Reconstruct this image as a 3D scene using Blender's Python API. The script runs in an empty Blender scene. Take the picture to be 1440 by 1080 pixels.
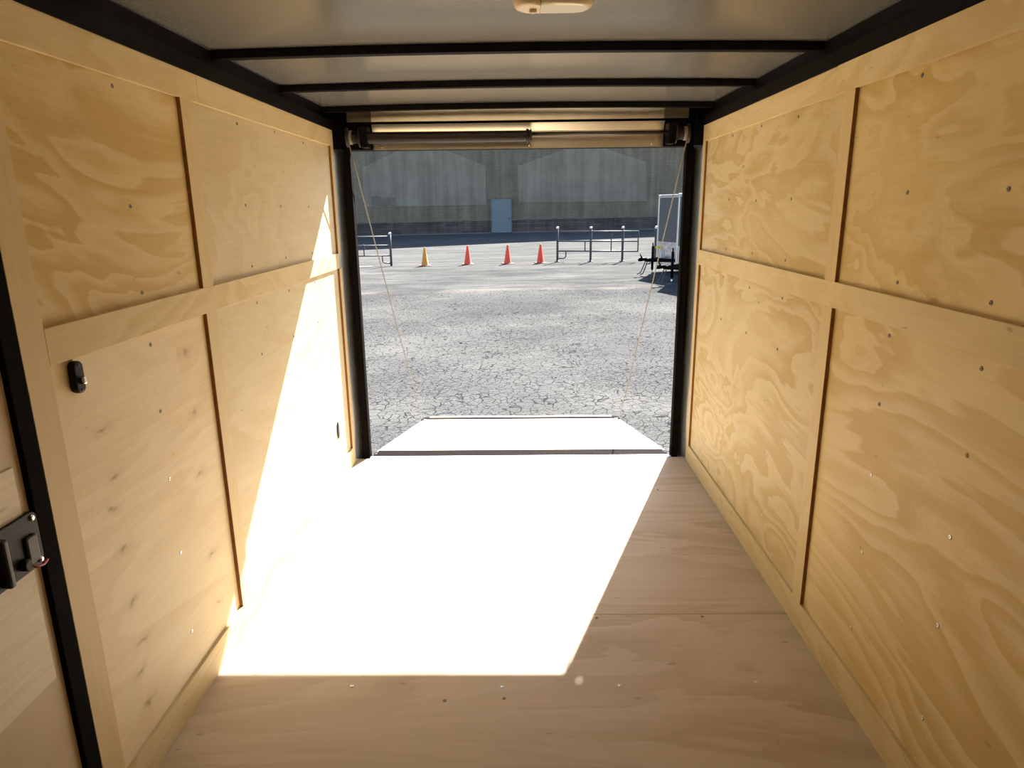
import bpy, bmesh, math, random
from mathutils import Vector, Matrix
random.seed(7)
S = bpy.context.scene
COL = S.collection

# ------------------------------------------------------------------ camera
cam_d = bpy.data.cameras.new('camera')
cam_d.sensor_width = 36.0
cam_d.lens = 954.718 / 1440 * 36.0
cam_d.clip_start, cam_d.clip_end = 0.02, 400
cam = bpy.data.objects.new('camera', cam_d)
COL.objects.link(cam)
cx_, ux_, bk_ = (Vector((0.99987384, 0.01148563, -0.01097176)),
                 Vector((0.00771838, 0.25238641, 0.96759574)),
                 Vector((0.01388257, -0.96755836, 0.25226592)))
cam.matrix_world = Matrix(((cx_.x, ux_.x, bk_.x, 0.0101), (cx_.y, ux_.y, bk_.y, 0.0),
                           (cx_.z, ux_.z, bk_.z, 1.3040), (0, 0, 0, 1)))
S.camera = cam

# ------------------------------------------------------------------ light
SUN = Vector((0.662, 1.744, 1.518)).normalized()        # direction towards the sun
w = bpy.data.worlds.new('world')
S.world = w
w.use_nodes = True
wn, wl = w.node_tree.nodes, w.node_tree.links
sky = wn.new('ShaderNodeTexSky')
sky.sky_type = 'NISHITA'
sky.sun_disc = False
sky.sun_elevation = math.asin(SUN.z)
sky.sun_rotation = math.atan2(SUN.x, SUN.y)
wn['Background'].inputs[1].default_value = 0.36
wl.new(sky.outputs[0], wn['Background'].inputs[0])
sd = bpy.data.lights.new('sun', 'SUN')
sd.energy = 32.0
sd.angle = math.radians(0.53)
sd.color = (1.0, 0.965, 0.90)
sun = bpy.data.objects.new('sun', sd)
COL.objects.link(sun)
sun.rotation_euler = SUN.to_track_quat('Z', 'Y').to_euler()
sun.location = (8, 20, 18)

vs = S.view_settings
vs.view_transform = 'Standard'
vs.look = 'None'
vs.gamma = 1.0
vs.use_curve_mapping = False
vs.exposure = 0.0


# ------------------------------------------------------------------ node helpers
class NT:
    def __init__(s, name):
        s.m = bpy.data.materials.new(name)
        s.m.use_nodes = True
        s.t = s.m.node_tree
        s.b = s.t.nodes['Principled BSDF']

    def n(s, typ, **kw):
        nd = s.t.nodes.new(typ)
        for k, v in kw.items():
            if k.startswith('i_'):
                nd.inputs[k[2:].replace('_', ' ')].default_value = v
            else:
                setattr(nd, k, v)
        return nd

    def l(s, a, b):
        s.t.links.new(a, b)

    def math(s, op, a, b=None, c=None):
        nd = s.t.nodes.new('ShaderNodeMath')
        nd.operation = op
        for i, v in enumerate((a, b, c)):
            if v is None:
                continue
            if isinstance(v, (int, float)):
                nd.inputs[i].default_value = v
            else:
                s.l(v, nd.inputs[i])
        return nd.outputs[0]

    def ramp(s, fac, stops):
        r = s.t.nodes.new('ShaderNodeValToRGB')
        e = r.color_ramp.elements
        while len(e) < len(stops):
            e.new(0.5)
        for el, (p, c) in zip(e, stops):
            el.position = p
            el.color = (c, c, c, 1) if isinstance(c, (int, float)) else (*c, 1)
        s.l(fac, r.inputs[0])
        return r.outputs[0]

    def mix(s, fac, a, b, mode='MIX'):
        nd = s.t.nodes.new('ShaderNodeMix')
        nd.data_type = 'RGBA'
        nd.blend_type = mode
        for i, v in ((0, fac), (6, a), (7, b)):
            if isinstance(v, (int, float)):
                nd.inputs[i].default_value = v
            elif isinstance(v, tuple):
                nd.inputs[i].default_value = (*v, 1)
            else:
                s.l(v, nd.inputs[i])
        return nd.outputs[2]

    def coords(s, scale=(1, 1, 1), off=None):
        tc = s.n('ShaderNodeTexCoord')
        mp = s.n('ShaderNodeMapping')
        mp.inputs['Scale'].default_value = scale
        s.l(tc.outputs['Object'], mp.inputs[0])
        return mp.outputs[0]

    def noise(s, vec, scale, detail=2, rough=0.5, dist=0.0):
        nd = s.n('ShaderNodeTexNoise')
        nd.inputs['Scale'].default_value = scale
        nd.inputs['Detail'].default_value = detail
        nd.inputs['Roughness'].default_value = rough
        nd.inputs['Distortion'].default_value = dist
        s.l(vec, nd.inputs['Vector'])
        return nd.outputs[0]


def plain(name, col, rough=0.5, metal=0.0, spec=0.5, var=0.0, vscale=20):
    t = NT(name)
    t.b.inputs['Base Color'].default_value = (*col, 1)
    t.b.inputs['Roughness'].default_value = rough
    t.b.inputs['Metallic'].default_value = metal
    t.b.inputs['Specular IOR Level'].default_value = spec
    if var:
        f = t.noise(t.coords(), vscale, 4, 0.6)
        f = t.ramp(f, [(0.3, 0.0), (0.7, 1.0)])
        lo = tuple(c * (1 - var) for c in col)
        hi = tuple(min(1, c * (1 + var)) for c in col)
        t.l(t.mix(f, lo, hi), t.b.inputs['Base Color'])
    return t.m


def plywood(name, grain, light, dark, bands=7.0, lo=0.9, scale=1.0, knots=None, seed=0.0,
            contrast=1.0, streak=0.14, rough=0.55, flow=(0.8, 2.3)):
    """Rotary cut pine ply: contour bands of a slow noise, plus fine grain along one axis."""
    t = NT(name)
    tc = t.n('ShaderNodeTexCoord')
    oi = t.n('ShaderNodeObjectInfo')
    rnd = t.math('MULTIPLY_ADD', oi.outputs['Random'], 37.0, seed)
    add = t.n('ShaderNodeVectorMath', operation='ADD')
    cmb = t.n('ShaderNodeCombineXYZ')
    for i in range(3):
        t.l(rnd, cmb.inputs[i])
    t.l(tc.outputs['Object'], add.inputs[0])
    t.l(cmb.outputs[0], add.inputs[1])

    def mapped(along, across):
        mp = t.n('ShaderNodeMapping')
        sc = [across * scale] * 3
        sc['xyz'.index(grain)] = along * scale
        mp.inputs['Scale'].default_value = sc
        t.l(add.outputs[0], mp.inputs[0])
        return mp.outputs[0]
    slow = t.noise(mapped(*flow), 1.0, 4.5, 0.5, 0.6)
    saw = t.math('FRACT', t.math('MULTIPLY', slow, bands * 2))
    band = t.ramp(saw, [(0.0, 0.0), (0.22, 0.12), (0.60, 0.80), (0.86, 1.0), (0.97, 0.0)])
    gate = t.ramp(t.noise(mapped(0.7, 1.4), 1.7, 2, 0.5), [(0.32, 0.25), (0.62, 1.0)])
    wide = t.ramp(t.noise(mapped(0.6, 1.8), 1.9, 4, 0.6), [(0.38, 0.0), (0.62, 1.0)])
    fac = t.math('MULTIPLY', t.math('ADD', t.math('MULTIPLY', t.math('MULTIPLY', band, gate), 0.85), t.math('MULTIPLY', wide, 0.25)), contrast)
    ring = t.ramp(t.math('FRACT', t.math('MULTIPLY', slow, bands * 11)), [(0.0, 0.0), (0.55, 0.3), (0.9, 1.0), (1.0, 0.0)])
    rgate = t.ramp(t.noise(mapped(1.1, 2.2), 1.4, 2, 0.5), [(0.42, 0.0), (0.62, 1.0)])
    fac = t.math('ADD', fac, t.math('MULTIPLY', t.math('MULTIPLY', ring, rgate), 0.22 * contrast))
    fac = t.math('MINIMUM', fac, 1.15)
    col = t.mix(fac, light, dark)
    fine = t.ramp(t.noise(mapped(5.0, 120.0), 1.0, 3, 0.6), [(0.3, 1.0 - streak), (0.7, 1.0)])
    col = t.mix(1.0, col, fine, 'MULTIPLY')
    specks = t.ramp(t.noise(mapped(14, 40), 1.0, 1, 0.5), [(0.77, 1.0), (0.80, 0.72)])
    col = t.mix(1.0, col, specks, 'MULTIPLY')
    if knots:
        best = None
        wob = t.n('ShaderNodeVectorMath', operation='MULTIPLY_ADD')
        nz = t.n('ShaderNodeTexNoise')
        nz.inputs['Scale'].default_value = 22.0
        t.l(tc.outputs['Object'], nz.inputs['Vector'])
        t.l(nz.outputs[1], wob.inputs[0])
        wob.inputs[1].default_value = (0.0, 0.05, 0.05)
        t.l(tc.outputs['Object'], wob.inputs[2])
        for (ky, kz) in knots:
            sub = t.n('ShaderNodeVectorMath', operation='SUBTRACT')
            t.l(wob.outputs[0], sub.inputs[0])
            sub.inputs[1].default_value = (0, ky + 0.025, kz + 0.025)
            mul = t.n('ShaderNodeVectorMath', operation='MULTIPLY')
            t.l(sub.outputs[0], mul.inputs[0])
            mul.inputs[1].default_value = (0.0, 0.55, 1.25)
            ln = t.n('ShaderNodeVectorMath', operation='LENGTH')
            t.l(mul.outputs[0], ln.inputs[0])
            best = ln.outputs['Value'] if best is None else t.math('MINIMUM', best, ln.outputs['Value'])
        k = t.ramp(best, [(0.0, 0.8), (0.005, 0.45), (0.012, 0.14), (0.03, 0.0)])
        col = t.mix(k, col, (0.26, 0.14, 0.06))
    t.l(col, t.b.inputs['Base Color'])
    t.b.inputs['Roughness'].default_value = rough
    t.b.inputs['Specular IOR Level'].default_value = 0.3
    return t.m


# ------------------------------------------------------------------ materials
WL, WD = (0.66, 0.525, 0.275), (0.525, 0.37, 0.135)
M = {}
M['ply'] = plywood('plywood_wall', 'y', WL, WD, 7, streak=0.08, flow=(0.9, 2.1), contrast=1.15)
M['ply_bold'] = plywood('plywood_bold', 'y', (0.61, 0.505, 0.30), (0.49, 0.36, 0.155), 6, seed=3.1, flow=(1.2, 2.4), streak=0.08, contrast=1.15)
KN = [(1.368, 0.852), (1.382, 0.741), (1.37, 0.578), (1.37, 0.44), (1.384, 0.327), (1.351, 0.262), (1.37, 0.172),
      (1.764, 0.939), (1.766, 0.77), (1.752, 0.599), (1.763, 0.346), (1.757, 0.188), (1.357, 0.671)]
M['ply_pale'] = plywood('plywood_pale', 'y', (0.74, 0.625, 0.415), (0.64, 0.495, 0.275), 4, streak=0.08, knots=KN, seed=5.0, contrast=0.7)
M['ply_faint'] = plywood('plywood_faint', 'y', (0.60, 0.51, 0.325), (0.525, 0.405, 0.22), 6, contrast=0.7, seed=1.4, flow=(0.7, 2.2), streak=0.08)
M['ply_plain'] = plywood('plywood_plain', 'y', (0.67, 0.535, 0.295), (0.54, 0.38, 0.15), 7, contrast=1.15, seed=8.4, flow=(0.65, 2.2), streak=0.08)
M['strip'] = plywood('plywood_strip', 'y', (0.63, 0.51, 0.29), (0.54, 0.40, 0.18), 6, contrast=0.9, seed=2.0, streak=0.08)
M['strip_z'] = plywood('plywood_strip_upright', 'z', (0.61, 0.48, 0.27), (0.55, 0.405, 0.185), 3, contrast=0.6, streak=0.08)
M['floor'] = plywood('plywood_floor', 'x', (0.56, 0.455, 0.325), (0.45, 0.345, 0.215), 4.5, scale=1.0, streak=0.08, flow=(0.6, 2.3), contrast=0.9)
M['edge'] = plain('plywood_edge', (0.26, 0.11, 0.03), 0.8, var=0.2, vscale=60)
M['black'] = plain('black_enamel', (0.006, 0.005, 0.005), 0.55, spec=0.03, var=0.3, vscale=30)
M['rubber'] = plain('black_rubber', (0.006, 0.0052, 0.005), 0.8, spec=0.02)
M['brownblack'] = plain('black_painted_bar', (0.012, 0.0085, 0.0085), 0.8, spec=0.02, var=0.2, vscale=40)
M['roofskin'] = plain('grey_roof_skin', (0.80, 0.76, 0.68), 0.20, 0.80, var=0.04, vscale=5)
M['steel'] = plain('galvanised_liner', (0.68, 0.69, 0.70), 0.28, 0.95, var=0.12, vscale=6)
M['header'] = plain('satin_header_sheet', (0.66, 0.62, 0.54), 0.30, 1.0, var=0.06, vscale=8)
M['headdark'] = plain('dull_beside_reflection', (0.22, 0.21, 0.18), 0.4, 0.9)
M['skin'] = plain('white_aluminium_skin', (0.70, 0.70, 0.70), 0.4)
M['doorskin'] = plain('tan_door_skin', (0.52, 0.41, 0.28), 0.5, var=0.04, vscale=10)
M['doorply'] = plywood('pale_door_ply', 'y', (0.80, 0.72, 0.58), (0.72, 0.62, 0.47), 5, contrast=0.7, seed=11)
M['screw'] = plain('zinc_screw', (0.55, 0.55, 0.56), 0.35, 1.0)
M['screw_dark'] = plain('dark_screw_hole', (0.20, 0.18, 0.16), 0.5, 0.5)
M['plastic'] = plain('black_plastic', (0.010, 0.009, 0.009), 0.5, spec=0.15)
M['plastic_grey'] = plain('dark_grey_plastic', (0.035, 0.034, 0.038), 0.45, spec=0.25)
M['chrome'] = plain('bright_metal', (0.75, 0.74, 0.70), 0.2, 1.0)
M['red'] = plain('red_wire', (0.35, 0.03, 0.03), 0.5)
M['cream'] = plain('cream_plastic', (0.74, 0.62, 0.42), 0.35)
M['lens'] = plain('ribbed_clear_lens', (0.80, 0.72, 0.55), 0.08, spec=0.8)
M['rope'] = plain('wire_cable', (0.17, 0.148, 0.11), 0.6)
M['coil'] = plain('oiled_spring_steel', (0.018, 0.014, 0.012), 0.5, 0.2, spec=0.3)
M['rod'] = plain('dark_rod', (0.05, 0.043, 0.038), 0.4, 0.6)
M['ramp'] = plywood('ramp_ply', 'x', (0.72, 0.58, 0.44), (0.62, 0.47, 0.33), 6, contrast=0.6)
M['alum'] = plain('bare_aluminium', (0.72, 0.73, 0.75), 0.35, 1.0, var=0.08, vscale=10)
M['galv'] = plain('galvanised_pipe', (0.055, 0.06, 0.068), 0.5, 0.1, spec=0.35)
M['galv_cap'] = plain('pale_post_cap', (0.75, 0.75, 0.75), 0.4, 0.2)
M['orange'] = plain('orange_cone', (0.78, 0.075, 0.03), 0.5)
M['amber'] = plain('faded_amber_cone', (0.62, 0.26, 0.035), 0.55)
M['cone_base'] = plain('cone_base', (0.45, 0.10, 0.035), 0.6)
M['charcoal'] = plain('charcoal_panel', (0.085, 0.088, 0.095), 0.45)
M['yellow'] = plain('yellow_tag', (0.8, 0.6, 0.03), 0.5)
M['whiteline'] = plain('worn_white_paint', (0.30, 0.30, 0.30), 0.8, var=0.2)
M['doorblue'] = plain('blue_grey_door', (0.155, 0.193, 0.205), 0.5, var=0.05)
M['kerb'] = plain('pale_kerb', (0.16, 0.15, 0.14), 0.8, var=0.3)


def guard_mat():
    t = NT('diamond_plate')
    t.b.inputs['Base Color'].default_value = (0.62, 0.63, 0.66, 1)
    t.b.inputs['Metallic'].default_value = 0.9
    t.b.inputs['Roughness'].default_value = 0.4
    f = t.noise(t.coords(), 9, 3)
    t.l(t.mix(t.ramp(f, [(0.35, 0.0), (0.65, 1.0)]), (0.45, 0.46, 0.49), (0.75, 0.76, 0.78)), t.b.inputs['Base Color'])
    return t.m


M['guard'] = guard_mat()


def asphalt_mat():
    t = NT('cracked_asphalt')
    tc = t.n('ShaderNodeTexCoord')
    P = tc.outputs['Object']
    sep = t.n('ShaderNodeSeparateXYZ')
    t.l(P, sep.inputs[0])
    # warp the coordinates so the cracks wander
    nz = t.n('ShaderNodeTexNoise')
    nz.inputs['Scale'].default_value = 3.0
    nz.inputs['Detail'].default_value = 3
    t.l(P, nz.inputs['Vector'])
    wob = t.n('ShaderNodeVectorMath', operation='MULTIPLY_ADD')
    t.l(nz.outputs[1], wob.inputs[0])
    wob.inputs[1].default_value = (0.22, 0.22, 0.0)
    t.l(P, wob.inputs[2])
    v = t.n('ShaderNodeTexVoronoi', feature='DISTANCE_TO_EDGE')
    v.inputs['Scale'].default_value = 11.0
    t.l(wob.outputs[0], v.inputs['Vector'])
    crack_w = t.noise(P, 2.2, 3)
    thr = t.math('MULTIPLY_ADD', t.math('SUBTRACT', crack_w, 0.36), 0.08, 0.024)
    crack = t.math('LESS_THAN', v.outputs['Distance'], t.math('MAXIMUM', thr, 0.02))
    # cracking fades out past the seam about fifteen metres away
    near = t.n('ShaderNodeMapRange')
    near.inputs[1].default_value, near.inputs[2].default_value = 15.3, 14.7
    t.l(sep.outputs[1], near.inputs[0])
    v2 = t.n('ShaderNodeTexVoronoi', feature='DISTANCE_TO_EDGE')
    v2.inputs['Scale'].default_value = 16.0
    t.l(wob.outputs[0], v2.inputs['Vector'])
    crack2 = t.math('MULTIPLY', t.math('LESS_THAN', v2.outputs['Distance'], 0.05),
                    t.ramp(t.noise(P, 0.8, 2), [(0.45, 0.0), (0.6, 0.6)]))
    crack = t.math('MAXIMUM', crack, crack2)
    crack = t.math('MULTIPLY', crack, t.math('MULTIPLY_ADD', near.outputs[0], 0.52, 0.2))
    grit = t.noise(P, 60, 4, 0.7)
    big = t.ramp(t.noise(P, 0.45, 4, 0.6), [(0.35, 0.0), (0.68, 1.0)])
    base = t.mix(big, (0.079, 0.079, 0.0785), (0.113, 0.1125, 0.109))
    base = t.mix(1.0, base, t.ramp(grit, [(0.25, 0.35), (0.75, 1.65)]), 'MULTIPLY')
    # pale sandy drift along the pavement seam
    d = t.math('ABSOLUTE', t.math('SUBTRACT', t.math('ADD', sep.outputs[1],
               t.math('MULTIPLY', t.noise(P, 0.6, 3), 1.0)), 15.45))
    drift = t.math('MULTIPLY', t.ramp(d, [(0.0, 1.0), (0.45, 0.0)]), t.ramp(t.noise(P, 0.9, 3), [(0.4, 0.1), (0.6, 0.8)]))
    base = t.mix(drift, base, (0.165, 0.150, 0.132))
    dust = t.ramp(t.noise(P, 0.9, 4, 0.65), [(0.58, 0.0), (0.72, 0.55)])
    base = t.mix(dust, base, (0.135, 0.127, 0.118))
    farm = t.n('ShaderNodeMapRange')
    farm.inputs[1].default_value, farm.inputs[2].default_value = 19.6, 22.6
    farm.inputs[4].default_value = 0.75
    t.l(sep.outputs[1], farm.inputs[0])
    strk = t.ramp(t.noise(t.coords((0.35, 2.2, 1)), 1.0, 5, 0.7), [(0.3, 0.62), (0.7, 1.22)])
    strk = t.mix(1.0, strk, t.ramp(t.noise(t.coords((1.6, 7.0, 1)), 1.0, 4, 0.7), [(0.3, 0.72), (0.7, 1.2)]), 'MULTIPLY')
    base = t.mix(farm.outputs[0], base, (0.116, 0.1155, 0.112))
    base = t.mix(t.math('MULTIPLY_ADD', near.outputs[0], -0.75, 1.0), base, strk, 'MULTIPLY')
    col = t.mix(crack, base, (0.008, 0.008, 0.008))
    t.l(col, t.b.inputs['Base Color'])
    t.b.inputs['Roughness'].default_value = 1.0
    t.b.inputs['Specular IOR Level'].default_value = 0.0
    h = t.math('SUBTRACT', t.math('MULTIPLY', grit, 0.35), crack)
    bp = t.n('ShaderNodeBump')
    bp.inputs['Strength'].default_value = 0.6
    bp.inputs['Distance'].default_value = 0.012
    t.l(h, bp.inputs['Height'])
    t.l(bp.outputs[0], t.b.inputs['Normal'])
    return t.m


M['asphalt'] = asphalt_mat()


def block_mat(name, a, b, mortar, bw, rh, streak=0.3):
    t = NT(name)
    tc = t.n('ShaderNodeTexCoord')
    sep = t.n('ShaderNodeSeparateXYZ')
    t.l(tc.outputs['Object'], sep.inputs[0])
    cb = t.n('ShaderNodeCombineXYZ')
    t.l(sep.outputs[0], cb.inputs[0])
    t.l(sep.outputs[2], cb.inputs[1])
    br = t.n('ShaderNodeTexBrick')
    br.inputs['Color1'].default_value = (*a, 1)
    br.inputs['Color2'].default_value = (*b, 1)
    br.inputs['Mortar'].default_value = (*mortar, 1)
    br.inputs['Scale'].default_value = 1.0
    br.inputs['Brick Width'].default_value = bw
    br.inputs['Row Height'].default_value = rh
    br.inputs['Mortar Size'].default_value = 0.018
    br.inputs['Mortar Smooth'].default_value = 0.4
    t.l(cb.outputs[0], br.inputs['Vector'])
    st = t.noise(t.coords((2.4, 2.4, 0.12)), 1.0, 4, 0.65)
    col = t.mix(1.0, br.outputs[0], t.ramp(st, [(0.3, 1 - streak), (0.7, 1 + streak * 0.4)]), 'MULTIPLY')
    bl = t.noise(t.coords((1, 1, 1)), 0.7, 4, 0.6)
    col = t.mix(1.0, col, t.ramp(bl, [(0.3, 0.82), (0.7, 1.12)]), 'MULTIPLY')
    t.l(col, t.b.inputs['Base Color'])
    t.b.inputs['Roughness'].default_value = 0.9
    t.b.inputs['Specular IOR Level'].default_value = 0.2
    return t.m


M['block'] = block_mat('concrete_block', (0.225, 0.185, 0.13), (0.205, 0.168, 0.12), (0.26, 0.215, 0.15), 0.41, 0.2)
M['paint'] = block_mat('faded_paint', (0.295, 0.25, 0.19), (0.285, 0.242, 0.184), (0.275, 0.234, 0.178), 0.41, 0.2, 0.24)
M['stone'] = block_mat('rubble_stone', (0.15, 0.115, 0.095), (0.09, 0.077, 0.07), (0.075, 0.066, 0.063), 0.9, 0.17, 0.3)
M['drab'] = plain('bare_dark_block', (0.17, 0.145, 0.115), 0.9, var=0.25, vscale=2)


# ------------------------------------------------------------------ mesh helpers
class MB:
    def __init__(s):
        s.bm = bmesh.new()

    def box(s, x0, x1, y0, y1, z0, z1):
        r = bmesh.ops.create_cube(s.bm, size=1.0)
        bmesh.ops.scale(s.bm, vec=(abs(x1 - x0), abs(y1 - y0), abs(z1 - z0)), verts=r['verts'])
        bmesh.ops.translate(s.bm, vec=((x0 + x1) / 2, (y0 + y1) / 2, (z0 + z1) / 2), verts=r['verts'])
        return s

    def tube(s, pts, r, n=10, caps=True):
        pts = [Vector(p) for p in pts]
        rings = []
        up = None
        for i, p in enumerate(pts):
            a = pts[max(i - 1, 0)]
            b = pts[min(i + 1, len(pts) - 1)]
            d = (b - a).normalized()
            if up is None:
                up = d.orthogonal().normalized()
            up = (up - d * up.dot(d)).normalized()
            sd = d.cross(up)
            rr = r[i] if isinstance(r, (list, tuple)) else r
            rings.append([s.bm.verts.new(p + (up * math.cos(2 * math.pi * k / n) + sd * math.sin(2 * math.pi * k / n)) * rr)
                          for k in range(n)])
        for A, B in zip(rings, rings[1:]):
            for k in range(n):
                f = s.bm.faces.new((A[k], A[(k + 1) % n], B[(k + 1) % n], B[k]))
                f.smooth = True
        if caps:
            s.bm.faces.new(rings[0][::-1])
            s.bm.faces.new(rings[-1])
        return s

    def lathe(s, prof, at=(0, 0, 0), axis='z', n=24):
        """prof: (radius, height) pairs."""
        d = {'z': Vector((0, 0, 1)), 'x': Vector((1, 0, 0)), 'y': Vector((0, 1, 0))}[axis]
        q = Vector((0, 0, 1)).rotation_difference(d)
        rings = []
        for r, h in prof:
            rings.append([s.bm.verts.new(Vector(at) + q @ Vector((r * math.cos(2 * math.pi * k / n), r * math.sin(2 * math.pi * k / n), h)))
                          for k in range(n)])
        for A, B in zip(rings, rings[1:]):
            for k in range(n):
                f = s.bm.faces.new((A[k], A[(k + 1) % n], B[(k + 1) % n], B[k]))
                f.smooth = True
        s.bm.faces.new(rings[0][::-1])
        s.bm.faces.new(rings[-1])
        return s

    def prism(s, poly, ax, a, b):
        """extrude a 2D polygon along an axis; poly in the other two axes, in xyz order"""
        def P(p, v):
            c = list(p)
            c.insert('xyz'.index(ax), v)
            return Vector(c)
        A = [s.bm.verts.new(P(p, a)) for p in poly]
        B = [s.bm.verts.new(P(p, b)) for p in poly]
        s.bm.faces.new(A[::-1])
        s.bm.faces.new(B)
        n = len(poly)
        for k in range(n):
            s.bm.faces.new((A[k], A[(k + 1) % n], B[(k + 1) % n], B[k]))
        return s

    def build(s, name, mat, parent=None, bevel=0.0, label=None, seg=2):
        bmesh.ops.recalc_face_normals(s.bm, faces=s.bm.faces[:])
        if parent is not None and tuple(parent.location) != (0, 0, 0):
            pass
        me = bpy.data.meshes.new(name)
        s.bm.to_mesh(me)
        s.bm.free()
        me.materials.append(mat)
        o = bpy.data.objects.new(name, me)
        COL.objects.link(o)
        if parent is not None:
            o.parent = parent
        if bevel:
            md = o.modifiers.new('bevel', 'BEVEL')
            md.width = bevel
            md.segments = seg
            md.limit_method = 'ANGLE'
        if label:
            o['label'] = label
        return o


def B(name, mat, x0, x1, y0, y1, z0, z1, parent=None, bevel=0.0, label=None):
    return MB().box(x0, x1, y0, y1, z0, z1).build(name, mat, parent, bevel, label)


def tag(o, label, cat, group=None, kind=None):
    o['label'] = label
    o['category'] = cat
    if group:
        o['group'] = group
    if kind:
        o['kind'] = kind
    return o


def struct(o, label, cat):
    return tag(o, label, cat, kind='structure')


def empty(name, loc=(0, 0, 0), rz=0.0):
    o = bpy.data.objects.new(name, None)
    o.location = loc
    o.rotation_euler = (0, 0, rz)
    o.empty_display_size = 0.1
    COL.objects.link(o)
    return o


def copy_tree(o, parent=None):
    c = o.copy()
    COL.objects.link(c)
    if parent is not None:
        c.parent = parent
    for ch in list(o.children):
        copy_tree(ch, c)
    return c


# ------------------------------------------------------------------ trailer shell
XI = 0.875            # inner face of the battens
XP = 0.885            # face of the plywood sheets
YF, YR = -1.25, 3.393  # front wall, rear end of the side walls
ZT = 1.664            # top of the side walls
SEAM = 1.952

flo = B('floor', M['skin'], -0.93, 0.93, YF, 3.43, -0.08, -0.018)
struct(flo, 'plywood floor of the cargo trailer, half in bright sunlight', 'floor')


def screw(parent, x, y, z, nx, dark=False, r=0.0052):
    """a countersunk screw head on a wall sheet (nx = +-1) or on the floor (nx = 0)"""
    b = MB()
    prof = [(r, -0.002), (r, 0.0006), (r * 0.8, 0.0014), (r * 0.3, 0.0016), (r * 0.28, 0.0006)]
    if nx:
        b.lathe([(a, h * nx) for a, h in prof], (x, y, z), 'x', 10)
    else:
        b.lathe(prof, (x, y, z), 'z', 10)
    return b.build('screw', M['screw_dark'] if dark else M['screw'], parent)


for i, (y0, y1) in enumerate(((YF, 0.985), (0.9862, 1.979), (1.9802, 2.981), (2.9822, 3.43))):
    sh = B('floor_sheet', M['floor'], -XP, XP, y0, y1, -0.018, 0.0, flo, 0.0012)
    for (fx, fy, dk) in ((-0.475, 1.634, 0), (-0.051, 1.63, 0), (0.279, 1.635, 0), (0.665, 1.649, 0),
                         (0.596, 1.965, 1), (0.25, 1.96, 1), (0.652, 2.995, 1), (0.27, 3.0, 1), (-0.044, 1.584, 1), (-0.207, 1.576, 1)):
        if y0 < fy < y1:
            screw(sh, fx, fy, 0.0, 0, dk)

SY = (1.27, 1.6, 2.285, 2.62, 2.955)
SZ_LO = (0.21, 0.435, 0.645, 0.825, 0.997)
SZ_UP = (1.122, 1.32, 1.573)


def side_wall(sg):
    nm = 'right' if sg > 0 else 'left'
    b = MB()
    if sg > 0:
        b.box(0.900, 0.93, YF, 3.42, -0.08, 1.79)
    else:
        b.box(-0.93, -0.900, 1.19, 3.42, -0.08, 1.79)
        b.box(-0.93, -0.900, YF, 0.25, -0.08, 1.79)
        b.box(-0.93, -0.900, 0.25, 1.19, 1.60, 1.79)
        b.box(-0.93, -0.900, 0.25, 1.19, -0.08, -0.02)
    wl_ = b.build('wall_' + nm, M['skin'])
    struct(wl_, 'plywood lined trailer side wall on the %s, %s' % (nm, 'all in shade' if sg > 0 else 'its rear end struck by sun'), 'wall')
    ys = (YF, SEAM, YR) if sg > 0 else (1.165, SEAM, YR)
    mats = [['ply', 'ply_bold'], ['ply_plain', 'ply_bold']] if sg > 0 else [['ply', 'ply_faint'], ['ply_pale', 'ply_faint']]
    for j in range(2):
        for i in range(2):
            z0, z1 = ((1.06, ZT), (0.02, 1.059))[j]
            m = M[mats[j][i]]
            sheet = B('panel', m, sg * XP, sg * 0.8995, ys[i] + (0.0005 if i else 0), ys[i + 1], z0, z1, wl_)
            for y in (SY if sg > 0 else SY[1:]):
                if ys[i] < y < ys[i + 1]:
                    for z in (SZ_UP, SZ_LO)[j]:
                        shade = (z > 0.7)
                        screw(sheet, sg * XP, y + random.uniform(-.006, .006), z + random.uniform(-.006, .006), -sg, shade)
    if sg < 0:
        B('panel', M['ply'], -0.8995, -XP, YF, 0.25, 0.02, ZT, wl_)
        B('panel', M['ply'], -0.8995, -XP, 0.25, 1.165, 1.60, ZT, wl_)
    return wl_


side_wall(-1)
side_wall(1)

ntrim = [0]


def trim(label, mat, x0, x1, y0, y1, z0, z1, cat='trim', bevel=0.0008, edge=None):
    ntrim[0] += 1
    o = B('trim_%d' % ntrim[0], mat, x0, x1, y0, y1, z0, z1, None, bevel)
    struct(o, label, cat)
    if edge is not None:                         # raw ply edge that faces the front of the trailer
        e = B('cut_edge', M['edge'], x0, x1, y0 - 0.0015, y0, z0, z1, o)
        e['label'] = 'brown raw plywood edge'
    return o


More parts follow.
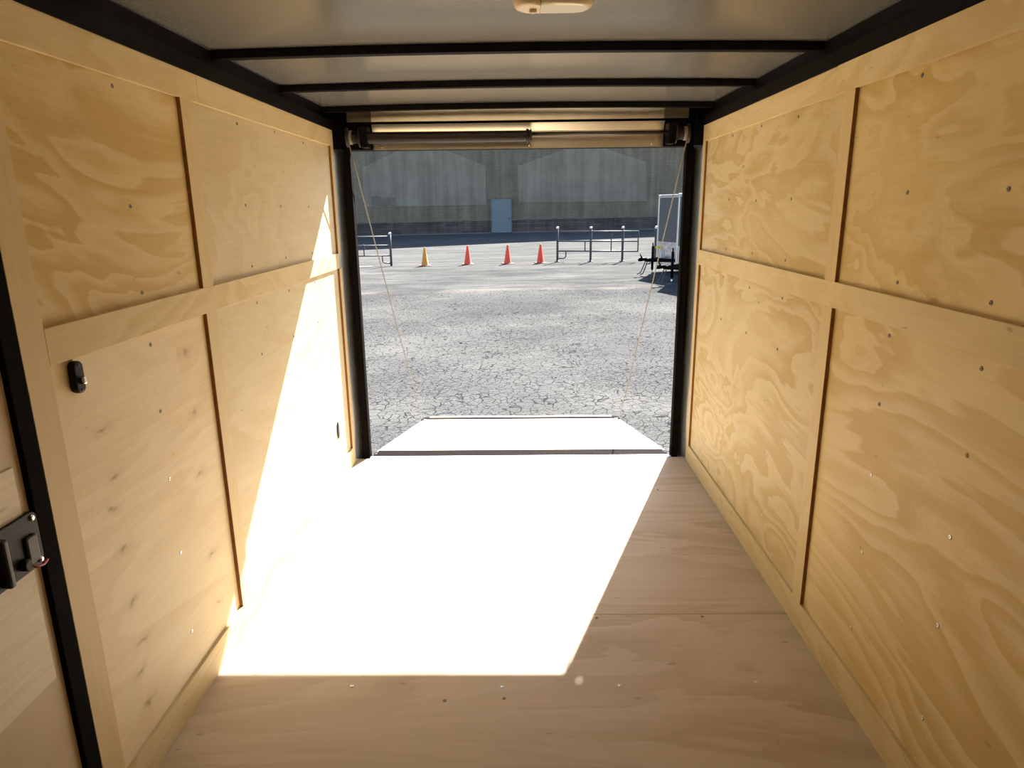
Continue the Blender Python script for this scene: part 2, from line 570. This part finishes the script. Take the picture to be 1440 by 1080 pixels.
for sg in (-1, 1):
    nm = 'right' if sg > 0 else 'left'
    a, c = sg * XI, sg * XP
    y0 = YF if sg > 0 else 1.234
    trim('upper plywood strip on the %s wall, length nearer the camera' % nm, M['strip'], sg * (XI - (0.003 if sg > 0 else 0)), c,
         YF, 2.0, 1.591, ZT)
    trim('upper plywood strip on the %s wall, length by the rear opening' % nm, M['strip'], a, c, 2.001, YR, 1.591, ZT)
    trim('horizontal plywood batten at mid height of the %s wall' % nm, M['strip'], a, c, y0, 3.345 if sg < 0 else YR, 1.023, 1.094)
    trim('upright plywood batten in the middle of the %s wall, upper half' % nm, M['strip_z'], a, c, 1.891, 1.955, 1.094, 1.591, edge=1)
    trim('upright plywood batten in the middle of the %s wall, lower half' % nm, M['strip_z'], a, c, 1.891, 1.955, 0.091, 1.023, edge=1)
    trim('upright plywood batten at the rear end of the %s wall, upper half' % nm, M['strip_z'], a, c, 3.345, YR, 1.094, 1.591, edge=1)
    trim('upright plywood batten at the rear end of the %s wall, lower half' % nm, M['strip_z'], a, c, 3.345, YR, 0.091, 1.023, edge=1)
    o = B('baseboard_' + nm, M['strip'], sg * (XI + 0.0005), c, y0, YR, 0.0, 0.091, None, 0.0008)
    struct(o, 'plywood strip along the foot of the %s wall' % nm, 'baseboard')
trim('upright plywood batten beside the black door jamb', M['strip_z'], -XI, -XP, 1.166, 1.2335, 0.0, 1.591)
for sg in (-1, 1):
    nm = 'right' if sg > 0 else 'left'
    trim('black steel roof rail above the %s wall' % nm, M['black'], sg * 0.871, sg * 0.9, YF, 3.40, ZT, 1.707, 'rail')
    trim('black upper flange of the roof rail on the %s' % nm, M['black'], sg * 0.8925, sg * 0.8995, YF, 3.40, 1.7075, 1.7555, 'rail')
    ntrim[0] += 1
    ln = MB().prism([(sg * 0.893, 3.3945), (sg * 0.848, 3.50), (sg * 0.93, 3.50), (sg * 0.93, 3.43), (sg * 0.8995, 3.4205)], 'z', -0.02, 1.580).build('trim_%d' % ntrim[0], M['steel'])
    struct(ln, 'bent grey metal liner of the %s rear corner post' % nm, 'post')
    trim('black upper end of the %s rear corner post' % nm, M['black'], sg * 0.850, sg * 0.93, 3.4205, 3.47, 1.5805, 1.76, 'post')
    trim('black rubber faced inner edge of the %s rear post' % nm, M['rubber'], sg * 0.8125, sg * 0.8475, 3.452, 3.50, -0.015, 1.76, 'post', 0.003)

# front wall behind the camera
fw = B('wall_front', M['ply'], -0.93, 0.93, YF - 0.05, YF, -0.08, 1.80)
struct(fw, 'plywood front wall of the trailer, behind the viewer', 'wall')

# ceiling: one slightly crowned skin
b = MB()
N = 40
top, bot = [], []
for i in range(N + 1):
    x = -0.93 + 1.86 * i / N
    z = 1.7555 + 0.0095 * (1 - (x / 0.93) ** 2)
    bot.append((x, z))
    top.append((x, z + 0.03))
ceil = MB().prism(bot + top[::-1], 'y', YF, 3.52).build('ceiling', M['roofskin'])
for p_ in ceil.data.polygons:
    p_.use_smooth = abs(p_.normal.z) > 0.5
struct(ceil, 'pale smooth roof skin between black bows', 'ceiling')

# black roof bows
bowlab = {4: 'black roof bow over the dome light, highest in the photo', 3: 'black roof bow just beyond the dome light',
          2: 'black roof bow midway between dome light and rear opening', 1: 'black roof bow nearest the rear opening'}
bows = []
for k, yc in ((4, 1.555), (3, 2.165), (2, 2.755), (1, 3.32)):
    lo, hi = [], []
    for i in range(N + 1):
        x = -0.905 + 1.81 * i / N
        if i == 0 or i == N:
            x = math.copysign(0.892, x)
        z = 1.731 + 0.0095 * (1 - (x / 0.93) ** 2)
        lo.append((x, z))
        hi.append((x, z + 0.0243))
    o = MB().prism(lo + hi[::-1], 'y', yc - 0.017, yc + 0.017).build('roof_bow', M['black'], None, 0.003)
    tag(o, bowlab[k], 'roof bow', 'black steel bows across the ceiling')
    bows.append(o)

# ------------------------------------------------------------------ header, spring, cables
hd = B('header_beam', M['black'], -0.8105, 0.8105, 3.445, 3.50, 1.575, 1.762)
tag(hd, 'metal beam across the top of the rear opening, gold with warm reflections', 'beam')
for sg in (-1, 1):
    B('reflection_sheet', M['headdark'], sg * 0.6955, sg * 0.8105, 3.432, 3.4445, 1.703, 1.762, hd, label='dull dark sheet flanking the built-in reflection')  # darker sides, where the imitated reflection of the face plate ends
B('reflection_sheet', M['header'], -0.695, 0.695, 3.432, 3.4445, 1.703, 1.762, hd, label='grey-gold sheet standing in for the face plate mirrored in the ceiling')  # solid strip imitating the face plate's reflection in the roof skin
prof = [(3.4445, 1.576), (3.4445, 1.690), (3.418, 1.690), (3.4365, 1.658), (3.438, 1.656), (3.438, 1.576)]
fc = MB().prism(prof, 'x', -0.693, 0.696).build('face_plate', M['header'], hd, label='shiny gold-brown face plate')
for x in (-0.655, 0.055, 0.64):
    MB().lathe([(0.004, 0.0), (0.004, -0.003), (0.002, -0.004)], (x, 3.438, 1.589), 'y', 8).build('rivet', M['chrome'], hd)
for sg in (-1, 1):
    B('end_block', M['black'], sg * 0.695, sg * 0.810, 3.425, 3.4445, 1.576, 1.702, hd, 0.003, label='black end block')

sp = empty('ramp_spring', (0, 3.37, 1.626))
tag(sp, 'black torsion spring and rod assisting the ramp, along the top of the rear opening', 'spring')
pr = []
xs = -0.735
while xs < 0.045:
    t_ = (xs + 0.735) / 0.78
    pr += [(0.0255 - 0.001 * t_, xs), (0.0275 - 0.001 * t_, xs + 0.003)]
    xs += 0.006
MB().lathe(pr, (0, 0, -0.001), 'x', 20).build('spring_coil', M['coil'], sp)
MB().lathe([(0.018, 0.040), (0.031, 0.042), (0.031, 0.052), (0.026, 0.054), (0.026, 0.060), (0.031, 0.062), (0.031, 0.066), (0.012, 0.068)],
           (0, 0, 0), 'x', 20).build('winding_collar', M['coil'], sp)
MB().lathe([(0.0085, 0.05), (0.0085, 0.80)], (0, 0, 0.008), 'x', 14).build('rod', M['rod'], sp)
MB().lathe([(0.0085, -0.80), (0.0085, -0.70)], (0, 0, 0.004), 'x', 14).build('rod', M['rod'], sp)
for sg in (-1, 1):
    d = 1
    spl = MB().lathe([(0.015, sg * 0.735), (0.044, sg * 0.737), (0.044, sg * 0.742), (0.028, sg * 0.746), (0.028, sg * 0.792),
                      (0.044, sg * 0.796), (0.044, sg * 0.801), (0.012, sg * 0.803)], (0, 0, 0.002), 'x', 20).build('cable_spool', M['coil'], sp)
    MB().lathe([(0.030, sg * 0.775), (0.032, sg * 0.777), (0.032, sg * 0.79), (0.030, sg * 0.791)], (0, 0, 0.002), 'x', 18).build('cable_winding', M['rope'], spl)
    B('bearing_bracket', M['black'], sg * 0.700, sg * 0.733, -0.03, 0.054, -0.045, 0.050, sp, 0.004)

ZR0, ZR1, YR0, YR1 = -0.018, -0.405, 3.578, 5.40
for sg, lab in ((-1, 'thin ramp cable running down from the left spool'), (1, 'thin ramp cable running down from the right spool')):
    p0 = Vector((sg * 0.822 if sg > 0 else -0.822, 3.347, 1.606))
    p0 = Vector((sg * 0.789, 3.340, 1.612))
    p1 = Vector((sg * 0.802, 5.30, ZR1 + 0.015))
    pts = [p0.lerp(p1, i / 14) - Vector((0, 0, 0.010 * math.sin(math.pi * i / 14))) for i in range(15)]
    cb = MB().tube(pts, 0.0032, 6).build('ramp_cable', M['rope'])
    tag(cb, lab, 'cable', 'ramp door lift cables')

# ------------------------------------------------------------------ rear sill and ramp
sill = B('door_sill', M['alum'], -0.811, 0.811, 3.4305, 3.462, -0.05, 0.002, None, 0.001)
tag(sill, 'thin bright metal sill strip at the rear edge of the floor', 'sill')
rp = empty('loading_ramp', (0, 0, 0))
tag(rp, 'lowered rear ramp of pale plywood, sunlit white, resting on the asphalt', 'ramp')
B('hinge_bar', M['brownblack'], -0.79, 0.79, 3.466, 3.572, -0.05, -0.005, rp, 0.003, label='black bar at the hinge')
B('hinge_lug', M['brownblack'], -0.803, -0.7905, 3.466, 3.51, -0.05, -0.004, rp, 0.002)
B('hinge_lug', M['brownblack'], 0.7905, 0.803, 3.466, 3.51, -0.05, -0.004, rp, 0.002)
MB().prism([(YR0, ZR0), (YR1, ZR1), (YR1, ZR1 - 0.045), (YR0, ZR0 - 0.045)], 'x', -0.782, 0.782).build('deck', M['ramp'], rp)
for sg in (-1, 1):
    MB().prism([(YR0, ZR0 + 0.004), (YR1, ZR1 + 0.004), (YR1, ZR1 - 0.05), (YR0, ZR0 - 0.05)], 'x', sg * 0.7822, sg * 0.806).build('edge_rail', M['alum'], rp)
    B('cable_eye', M['black'], sg * 0.794, sg * 0.812, 5.28, 5.32, ZR1 + 0.008, ZR1 + 0.040, rp, 0.003)
B('end_bar', M['brownblack'], -0.806, 0.806, YR1 + 0.0005, YR1 + 0.045, ZR1 - 0.05, ZR1 + 0.004, rp, label='dark end bar')
MB().prism([(YR1 + 0.046, ZR1 - 0.006), (YR1 + 0.18, -0.432), (YR1 + 0.18, -0.446), (YR1 + 0.046, ZR1 - 0.02)], 'x', -0.772, 0.772).build('flap', M['ramp'], rp)

# ------------------------------------------------------------------ side door on the left
dr = B('door_1', M['doorskin'], -0.925, -0.884, 0.262, 1.123, -0.015, 1.592)
struct(dr, 'tan side door with a pale wooden inset at the left edge of the photo', 'door')
B('inset_panel', M['doorply'], -0.8839, -0.8805, 0.38, 1.102, 0.445, 0.873, dr, 0.001, label='pale wooden inset')
jb = MB().box(-0.9290, -0.874, 1.1235, 1.1645, 0.0, 1.591)
jb.box(-0.8990, -0.874, 0.252, 0.30, 0.0, 1.591).box(-0.8990, -0.874, 0.252, 1.1645, 1.5915, 1.600)
jb = jb.build('door_frame', M['rubber'], dr, 0.002, 'black rubber door jamb')
lt = empty('door_latch', (-0.8805, 1.044, 0.735))
tag(lt, 'black plastic flush latch on the side door at the left edge', 'latch')
b = MB()
pl = []
for (cy, cz, a0) in ((0.066, 0.035, 0), (-0.075, 0.035, 90), (-0.075, -0.042, 180), (0.066, -0.042, 270)):
    for k in range(5):
        a = math.radians(a0 + 22.5 * k)
        pl.append((cy + 0.014 * math.cos(a), cz + 0.014 * math.sin(a)))
b.prism(pl, 'x', 0.0, 0.007).build('base_plate', M['plastic'], lt, 0.0015)
B('paddle', M['plastic_grey'], 0.006, 0.013, 0.038, 0.066, -0.042, 0.010, lt, 0.004)
B('grip_bar', M['plastic_grey'], 0.006, 0.020, -0.022, -0.009, -0.054, 0.036, lt, 0.004)
MB().lathe([(0.006, 0.006), (0.006, 0.009), (0.003, 0.0105)], (0, 0.068, 0.037), 'x', 12).build('screw', M['chrome'], lt)
MB().lathe([(0.006, 0.006), (0.006, 0.009), (0.003, 0.0105)], (0, 0.070, -0.046), 'x', 12).build('screw', M['chrome'], lt)
MB().lathe([(0.011, 0.006), (0.011, 0.016), (0.008, 0.018)], (0, 0.028, -0.035), 'x', 14).build('spindle', M['plastic'], lt)
MB().tube([(0.014, 0.030, -0.036), (0.020, 0.040, -0.045), (0.020, 0.058, -0.050), (0.016, 0.074, -0.049)], 0.0025, 8).build('wire', M['red'], lt, label='red wire end')

# ------------------------------------------------------------------ switch and vent on the left wall
sw = empty('light_switch', (-XP, 1.305, 0.985))
tag(sw, 'small black toggle switch on the left wall under the mid batten', 'switch')
pl = []
for (cz, a0) in ((0.020, 0), (-0.020, 180)):
    for k in range(9):
        a = math.radians(a0 + 22.5 * k)
        pl.append((0.0145 * math.cos(a), cz + 0.013 * math.sin(a)))
MB().prism(pl, 'x', 0.0, 0.015).build('switch_body', M['plastic'], sw, 0.003)
B('toggle', M['chrome'], 0.014, 0.024, -0.004, 0.006, -0.014, 0.0, sw, 0.002, label='bright toggle lever')
for z in (0.024, -0.026):
    MB().lathe([(0.003, 0.0145), (0.003, 0.0155), (0.001, 0.016)], (0, 0, z), 'x', 10).build('screw', M['plastic_grey'], sw)
b = MB()
b.tube([(0, 0, 0.001), (0, 0, 0.004)], 0.004, 8).build('wire_grommet', M['plastic'], sw).location = (0.004, -0.006, 0.034)

vt = empty('wall_fitting', (-XP, 3.13, 0.262))
tag(vt, 'small grey oval fitting low on the sunlit end of the left wall', 'fitting')
pl = [(0.017 * math.cos(a), 0.042 * math.sin(a)) for a in [math.pi * 2 * k / 24 for k in range(24)]]
MB().prism(pl, 'x', 0.0, 0.005).build('rim', M['plastic_grey'], vt, 0.001)
pl = [(0.012 * math.cos(a), 0.034 * math.sin(a)) for a in [math.pi * 2 * k / 24 for k in range(24)]]
MB().prism(pl, 'x', 0.0051, 0.007).build('back', M['galv'], vt, 0.0008)

# ------------------------------------------------------------------ dome light
dl = empty('dome_light', (0.080, 1.553, 1.747))
tag(dl, 'cream plastic dome light with clear lens fixed to the roof bow at top', 'light')


def dome(x0, x1, zb, w0, rnd):
    """a shallow rounded bowl: rows of shrinking rounded rectangles"""
    b = MB()
    rows = []
    for s_, z in ((1.0, 0.0), (0.995, -0.35), (0.95, -0.72), (0.86, -0.93), (0.72, -1.0)):
        cx, hw, hd_ = (x0 + x1) / 2, (x1 - x0) / 2, w0
        k_ = rnd
        pts = []
        hx, hy = hw - (1 - s_) * 0.055, hd_ - (1 - s_) * 0.055
        k_ = min(k_, hx, hy)
        for (sx, sy, a0) in ((1, 1, 0), (-1, 1, 90), (-1, -1, 180), (1, -1, 270)):
            for q in range(6):
                a = math.radians(a0 + 18 * q)
                pts.append((cx + sx * (hx - k_) + k_ * math.cos(a), sy * (hy - k_) + k_ * math.sin(a), z * zb))
        rows.append([b.bm.verts.new(p) for p in pts])
    n = len(rows[0])
    for A, C in zip(rows, rows[1:]):
        for k in range(n):
            f = b.bm.faces.new((A[k], A[(k + 1) % n], C[(k + 1) % n], C[k]))
            f.smooth = True
    b.bm.faces.new(rows[0])
    b.bm.faces.new(rows[-1])
    return b


B('mount_plate', M['cream'], -0.082, 0.086, -0.042, 0.042, -0.005, -0.0002, dl, 0.002)
def half(keep_low, x):
    b = dome(-0.084, 0.088, 0.049, 0.045, 0.034)
    g = b.bm.verts[:] + b.bm.edges[:] + b.bm.faces[:]
    r = bmesh.ops.bisect_plane(b.bm, geom=g, plane_co=(x, 0, 0), plane_no=(1, 0, 0), clear_outer=keep_low, clear_inner=not keep_low)
    bmesh.ops.holes_fill(b.bm, edges=[e for e in b.bm.edges if e.is_boundary])
    return b


half(True, -0.0255).build('switch_housing', M['cream'], dl)
half(False, -0.0245).build('lens', M['lens'], dl, label='clear ribbed lens')
MB().lathe([(0.008, -0.040), (0.008, -0.053), (0.005, -0.056)], (-0.040, 0.0, 0), 'z', 14).build('push_button', M['cream'], dl)

# ------------------------------------------------------------------ the lot outside
TILT = 0.0118


def zg(x):
    return -0.45 + TILT * x


b = MB()
nx_, vv = 2, []
for (x, y) in ((-90, -30), (70, -30), (70, 75), (-90, 75)):
    vv.append(b.bm.verts.new((x, y, zg(x))))
b.bm.faces.new(vv)
r = bmesh.ops.extrude_face_region(b.bm, geom=b.bm.faces[:])
bmesh.ops.translate(b.bm, vec=(0, 0, -0.3), verts=[g for g in r['geom'] if isinstance(g, bmesh.types.BMVert)])
gr = b.build('ground', M['asphalt'])
struct(gr, 'cracked grey asphalt lot in sun, shaded by the building', 'ground')

wlm = MB().prism([(-5.9, 21.70), (-4.80, 22.15), (-4.80, 22.30), (-5.9, 21.85)], 'z', zg(-5.3) - 0.012, zg(-5.3) + 0.010).build('painted_line', M['whiteline'])
tag(wlm, 'short worn white painted line on the asphalt by the left railing', 'marking')

# building
bd = empty('warehouse_building', (0, 50.3, zg(0)))
bd.rotation_euler = (0, -TILT, 0)
tag(bd, 'shaded concrete block building with two faded gable shapes and a door', 'building')
MB().prism([(-60, -1.5), (45, -1.5), (45, 6.5), (20.5, 7.0), (12.2, 10.9), (5.0, 13.4), (0, 16.2), (-8, 18.0), (-60, 18.0)],
           'y', 0.0, 14.0).build('wall', M['block'], bd)
MB().prism([(-60, -1.2), (45, -1.2), (45, 0.86), (-60, 0.86)], 'y', -0.14, -0.001).build('stone_base', M['stone'], bd, label='dark rubble stone base')
MB().box(-60, 45, -0.18, -0.1405, 0.84, 0.93).build('ledge', M['drab'], bd)
K = 50.3 / 49.0


def bx(x, z):
    """convert a point read on the plane 49 m away to this wall, in the building's frame"""
    X = x * K
    Z = 1.304 + (z - 1.304) * K
    return (X, Z - zg(X))


for poly, sc in (([(-10.83, 4.03), (-6.77, 5.80), (-2.285, 4.075), (-2.338, 1.472), (-10.9, 1.42)], 1),
                 ([(-0.083, 4.0), (4.535, 5.567), (8.747, 4.18), (8.848, 1.588), (-0.053, 1.639)], 2)):
    g = MB().prism([bx(*p) for p in poly], 'y', -0.012, -0.0005).build('gable_patch', M['paint'], bd, label='faded pale gable shape on the wall')
    if sc == 1:
        q = [bx(-10.33, 2.12), bx(-9.9, 2.16), bx(-9.5, 2.02), bx(-8.95, 2.1), bx(-8.65, 1.98), bx(-8.62, 1.47), bx(-10.30, 1.45)]
        MB().prism(q, 'y', -0.016, -0.0125).build('bare_patch', M['drab'], g, label='dark unpainted blotch')
dp = [bx(-1.955, 1.845), bx(-0.609, 1.845), bx(-0.609, -0.43), bx(-1.955, -0.43)]
(dx0, dz1), (dx1, _), (_, dz0), _ = dp
fr = MB().box(dx0 - 0.07, dx0, -0.24, -0.001, -0.3, dz1 + 0.08).box(dx1, dx1 + 0.07, -0.24, -0.001, -0.3, dz1 + 0.08)
fr.box(dx0, dx1, -0.24, -0.001, dz1, dz1 + 0.08).build('door_frame', M['drab'], bd)
dd = MB().box(dx0 + 0.001, dx1 - 0.001, -0.21, -0.181, -0.2, dz1 - 0.002).build('door', M['doorblue'], bd, label='pale blue-grey steel door')
MB().lathe([(0.03, -0.21), (0.04, -0.26), (0.02, -0.28)], (dx1 - 0.12, 0, 1.0), 'y', 10).build('door_knob', M['galv'], dd)
kb = MB().box(-60, dx0 - 0.1, -1.3, -1.1, -0.5, 0.05).box(dx1 + 0.1, 45, -1.3, -1.1, -0.5, 0.05).build('kerb', M['kerb'], bd, 0.02, 'low pale kerb at the wall foot')

# traffic cones
def cone_thing(name, body_mat, h=0.60):
    c = empty(name)
    MB().lathe([(0.128, 0.028), (0.125, 0.034), (0.115, 0.04), (0.028, h - 0.02), (0.026, h - 0.006), (0.018, h)], (0, 0, 0), 'z', 24).build('cone_body', M[body_mat], c)
    MB().box(-0.175, 0.175, -0.175, 0.175, 0.002, 0.0275).build('cone_base', M['cone_base'], c, 0.01)
    return c


c0 = cone_thing('traffic_cone', 'orange')
c1 = cone_thing('traffic_cone', 'amber', 0.585)
cones = [(c1, -3.029, 21.877, 0.2, 'faded amber yellow traffic cone, the one nearest the left railing'),
         (c0, -1.68, 22.067, 0.1, 'bright red-orange traffic cone next to the amber one'),
         (None, -0.398, 21.999, 0.4, 'red-orange traffic cone in front of the blue-grey door'),
         (None, 0.648, 21.994, 0.25, 'red-orange traffic cone nearest the right railing')]
for src, x, y, rz, lab in cones:
    o = src or copy_tree(c0)
    o.location = (x, y, zg(x))
    o.rotation_euler = (0, 0, rz)
    tag(o, lab, 'cone', 'traffic cones across the lot')


# pipe railings
def post(parent, x, y, ztop, foot=True, r=0.036):
    z0 = zg(x) - parent.location.z
    zt = ztop - parent.location.z
    X, Y = x - parent.location.x, y - parent.location.y
    p = MB().tube([(X, Y, z0), (X, Y, zt)], r, 14).build('post', M['galv'], parent)
    MB().lathe([(r * 1.1, zt), (r * 1.35, zt + 0.02), (r * 1.2, zt + 0.05), (r * 0.5, zt + 0.065)], (X, Y, 0), 'z', 14).build('post_cap', M['galv_cap'], p)
    if foot:
        MB().lathe([(0.10, z0 - 0.004), (0.10, z0 + 0.012), (0.045, z0 + 0.02), (0.04, z0 + 0.06)], (X, Y, 0), 'z', 16).build('foot_plate', M['galv'], p)


def pipe(name, parent, pts, r=0.02):
    L = parent.location
    return MB().tube([(p[0] - L.x, p[1] - L.y, p[2] - L.z) for p in pts], r, 10).build(name, M['galv'], parent)


rr = empty('pipe_railing', (2.3, 22.1, zg(2.3)))
tag(rr, 'grey pipe railing with three capped posts, right of the cones', 'railing', 'pipe railings on the lot')
RP = [(1.205, 22.3), (2.255, 22.1), (3.24, 21.9), (3.70, 21.8)]
for x, y in RP[:3]:
    post(rr, x, y, 0.615)
yo = -0.055
A_, E_ = RP[0], RP[3]


def on(x, z):
    t_ = (x - A_[0]) / (E_[0] - A_[0])
    return (x, A_[1] + (E_[1] - A_[1]) * t_ + yo, z)


for z in (0.525, 0.225, -0.085):
    pipe('rail', rr, [on(1.20 if z < 0.5 else 1.30, z), on(3.70, z)], 0.024)
pipe('baluster', rr, [on(2.07, 0.225), on(2.07, -0.085)], 0.018)
pipe('baluster', rr, [on(2.88, 0.525), on(2.88, -0.085)], 0.018)
pipe('baluster', rr, [on(3.70, 0.545), on(3.70, -0.105)], 0.02)
pipe('bracket', rr, [on(1.47, -0.085), on(1.47, -0.24), on(1.45, -0.29), on(1.40, -0.315), on(1.21, -0.32)], 0.02)

rl = empty('pipe_railing', (-5.4, 22.2, zg(-5.4)))
tag(rl, 'grey pipe railing running off to the left of the amber cone', 'railing', 'pipe railings on the lot')
post(rl, -4.16, 22.15, 0.50, False)
post(rl, -6.90, 22.30, 0.46, False)
LA, LE = (-4.16, 22.15), (-6.90, 22.30)


def onl(x, z):
    t_ = (x - LA[0]) / (LE[0] - LA[0])
    return (x, LA[1] + (LE[1] - LA[1]) * t_ - 0.05, z - 0.02 * t_)


for z in (0.435, 0.155, -0.165):
    pipe('rail', rl, [onl(-4.16, z), onl(-6.90, z)], 0.022)
pipe('baluster', rl, [onl(-5.02, 0.20), onl(-5.02, -0.165)], 0.018)
pipe('baluster', rl, [onl(-5.90, 0.435), onl(-5.90, -0.165)], 0.018)
pipe('bracket', rl, [onl(-4.43, -0.165), onl(-4.43, -0.32), onl(-4.41, -0.37), onl(-4.35, -0.40), onl(-4.17, -0.405)], 0.02)

bo = empty('bollard', (4.29, 21.9, zg(4.29)))
tag(bo, 'grey capped pipe post beside the silver trimmed trailer', 'post')
MB().tube([(0, 0, 0), (0, 0, 1.0)], 0.05, 14).build('pipe', M['galv'], bo)
MB().lathe([(0.054, 1.0), (0.06, 1.02), (0.05, 1.06), (0.02, 1.08)], (0, 0, 0), 'z', 14).build('cap', M['galv_cap'], bo)


# ------------------------------------------------------------------ parked cargo trailers
def cargo_trailer(name, loc, rz, lab, tall=1.98):
    """local +x is the towing direction; origin on the ground below the coupler"""
    t = empty(name, loc, rz)
    tag(t, lab, 'trailer', 'parked cargo trailers')
    fx, bk, hw = -0.88, -4.0, 0.80       # front face, back, half width
    z0, z1 = 0.20, tall
    MB().box(bk, fx, -hw + 0.01, hw - 0.01, z0, z1 - 0.01).build('body', M['charcoal'], t, 0.02, 'charcoal body')
    MB().box(fx + 0.0005, fx + 0.012, -hw + 0.08, hw - 0.08, z0 + 0.02, z0 + 0.60).build('stone_guard', M['guard'], t, label='silver diamond plate guard')
    f = MB()
    for s_ in (-1, 1):
        f.box(fx - 0.06, fx + 0.016, s_ * (hw - 0.06), s_ * (hw + 0.004), z0, z1)
    f.box(fx - 0.06, fx + 0.016, -hw + 0.06, hw - 0.06, z1 - 0.075, z1).build('front_trim', M['alum'], t, 0.012, 'silver corner trim')
    MB().box(bk, fx - 0.061, -hw - 0.004, -hw + 0.06, z1 - 0.08, z1 + 0.004).box(bk, fx - 0.061, hw - 0.06, hw + 0.004, z1 - 0.08, z1 + 0.004).build('roof_trim', M['alum'], t)
    for s_ in (-1, 1):
        for wx in (-2.35, -2.95):
            wh = MB().lathe([(0.12, s_ * 0.70), (0.26, s_ * 0.71), (0.285, s_ * 0.74), (0.285, s_ * 0.86), (0.26, s_ * 0.89), (0.15, s_ * 0.89), (0.13, s_ * 0.87)],
                            (wx, 0, 0.285), 'y', 24).build('wheel', M['rubber'], t)
            MB().lathe([(0.145, s_ * 0.875), (0.12, s_ * 0.885), (0.05, s_ * 0.90), (0.03, s_ * 0.91)], (wx, 0, 0.285), 'y', 18).build('hub', M['alum'], wh)
        MB().box(-3.35, -1.95, s_ * 0.806, s_ * 0.90, 0.60, 0.64).build('fender', M['alum'], t, 0.01)
    # A-frame tongue, coupler, jack
    tg = MB()
    for s_ in (-1, 1):
        tg.prism([(-0.16, s_ * 0.03), (fx - 0.12, s_ * 0.62), (fx - 0.12, s_ * 0.54), (-0.16, s_ * -0.03)], 'z', 0.335, 0.415)
    tg.box(-0.30, -0.10, -0.05, 0.05, 0.34, 0.42).build('tongue', M['black'], t)
    MB().tube([(-0.14, 0, 0.41), (-0.02, 0, 0.405), (0.05, 0, 0.40), (0.10, 0, 0.385)], [0.035, 0.045, 0.048, 0.03], 12).build('coupler', M['black'], t)
    MB().tube([(0.0, 0, 0.44), (0.03, 0, 0.48), (0.06, 0, 0.54)], [0.02, 0.018, 0.012], 8).build('coupler_lever', M['black'], t)
    jk = MB().tube([(-0.30, 0, 0.14), (-0.30, 0, 0.72)], 0.032, 12).build('jack', M['black'], t)
    MB().tube([(-0.30, 0, 0.02), (-0.30, 0, 0.14)], 0.022, 12).build('inner_tube', M['chrome'], jk)
    MB().lathe([(0.09, 0.0), (0.09, 0.012), (0.03, 0.03)], (-0.30, 0, 0.0), 'z', 16).build('foot', M['galv'], jk)
    MB().tube([(-0.30, 0, 0.72), (-0.30, 0, 0.76), (-0.28, 0.03, 0.77), (-0.26, 0.06, 0.80)], 0.016, 8).build('crank', M['black'], jk)
    for s_ in (-1, 1):
        pts = [(-0.12, s_ * 0.05, 0.33), (-0.06, s_ * 0.06, 0.18), (0.0, s_ * 0.07, 0.06), (0.08, s_ * 0.08, 0.03)]
        MB().tube(pts, 0.014, 6).build('safety_chain', M['galv'], t)
    return t


HEAD = math.atan2(-0.33, -0.94)
ta = cargo_trailer('cargo_trailer', (3.075, 17.4, zg(3.075)), HEAD, 'parked dark cargo trailer with silver trim, the farther of the two by the right post')
tb = cargo_trailer('cargo_trailer', (3.10, 15.2, zg(3.10)), HEAD, 'parked dark cargo trailer, nearer of the two, mostly hidden by the right post')
B('tag', M['yellow'], -0.60, -0.46, -0.16, -0.02, 0.66, 0.70, ta, label='yellow tag')
B('battery_box', M['galv_cap'], -0.62, -0.50, -0.06, 0.06, 0.42, 0.655, ta, 0.01)

for o in bpy.data.objects:
    if o.type == 'MESH' and o.name not in COL.objects:
        COL.objects.link(o)
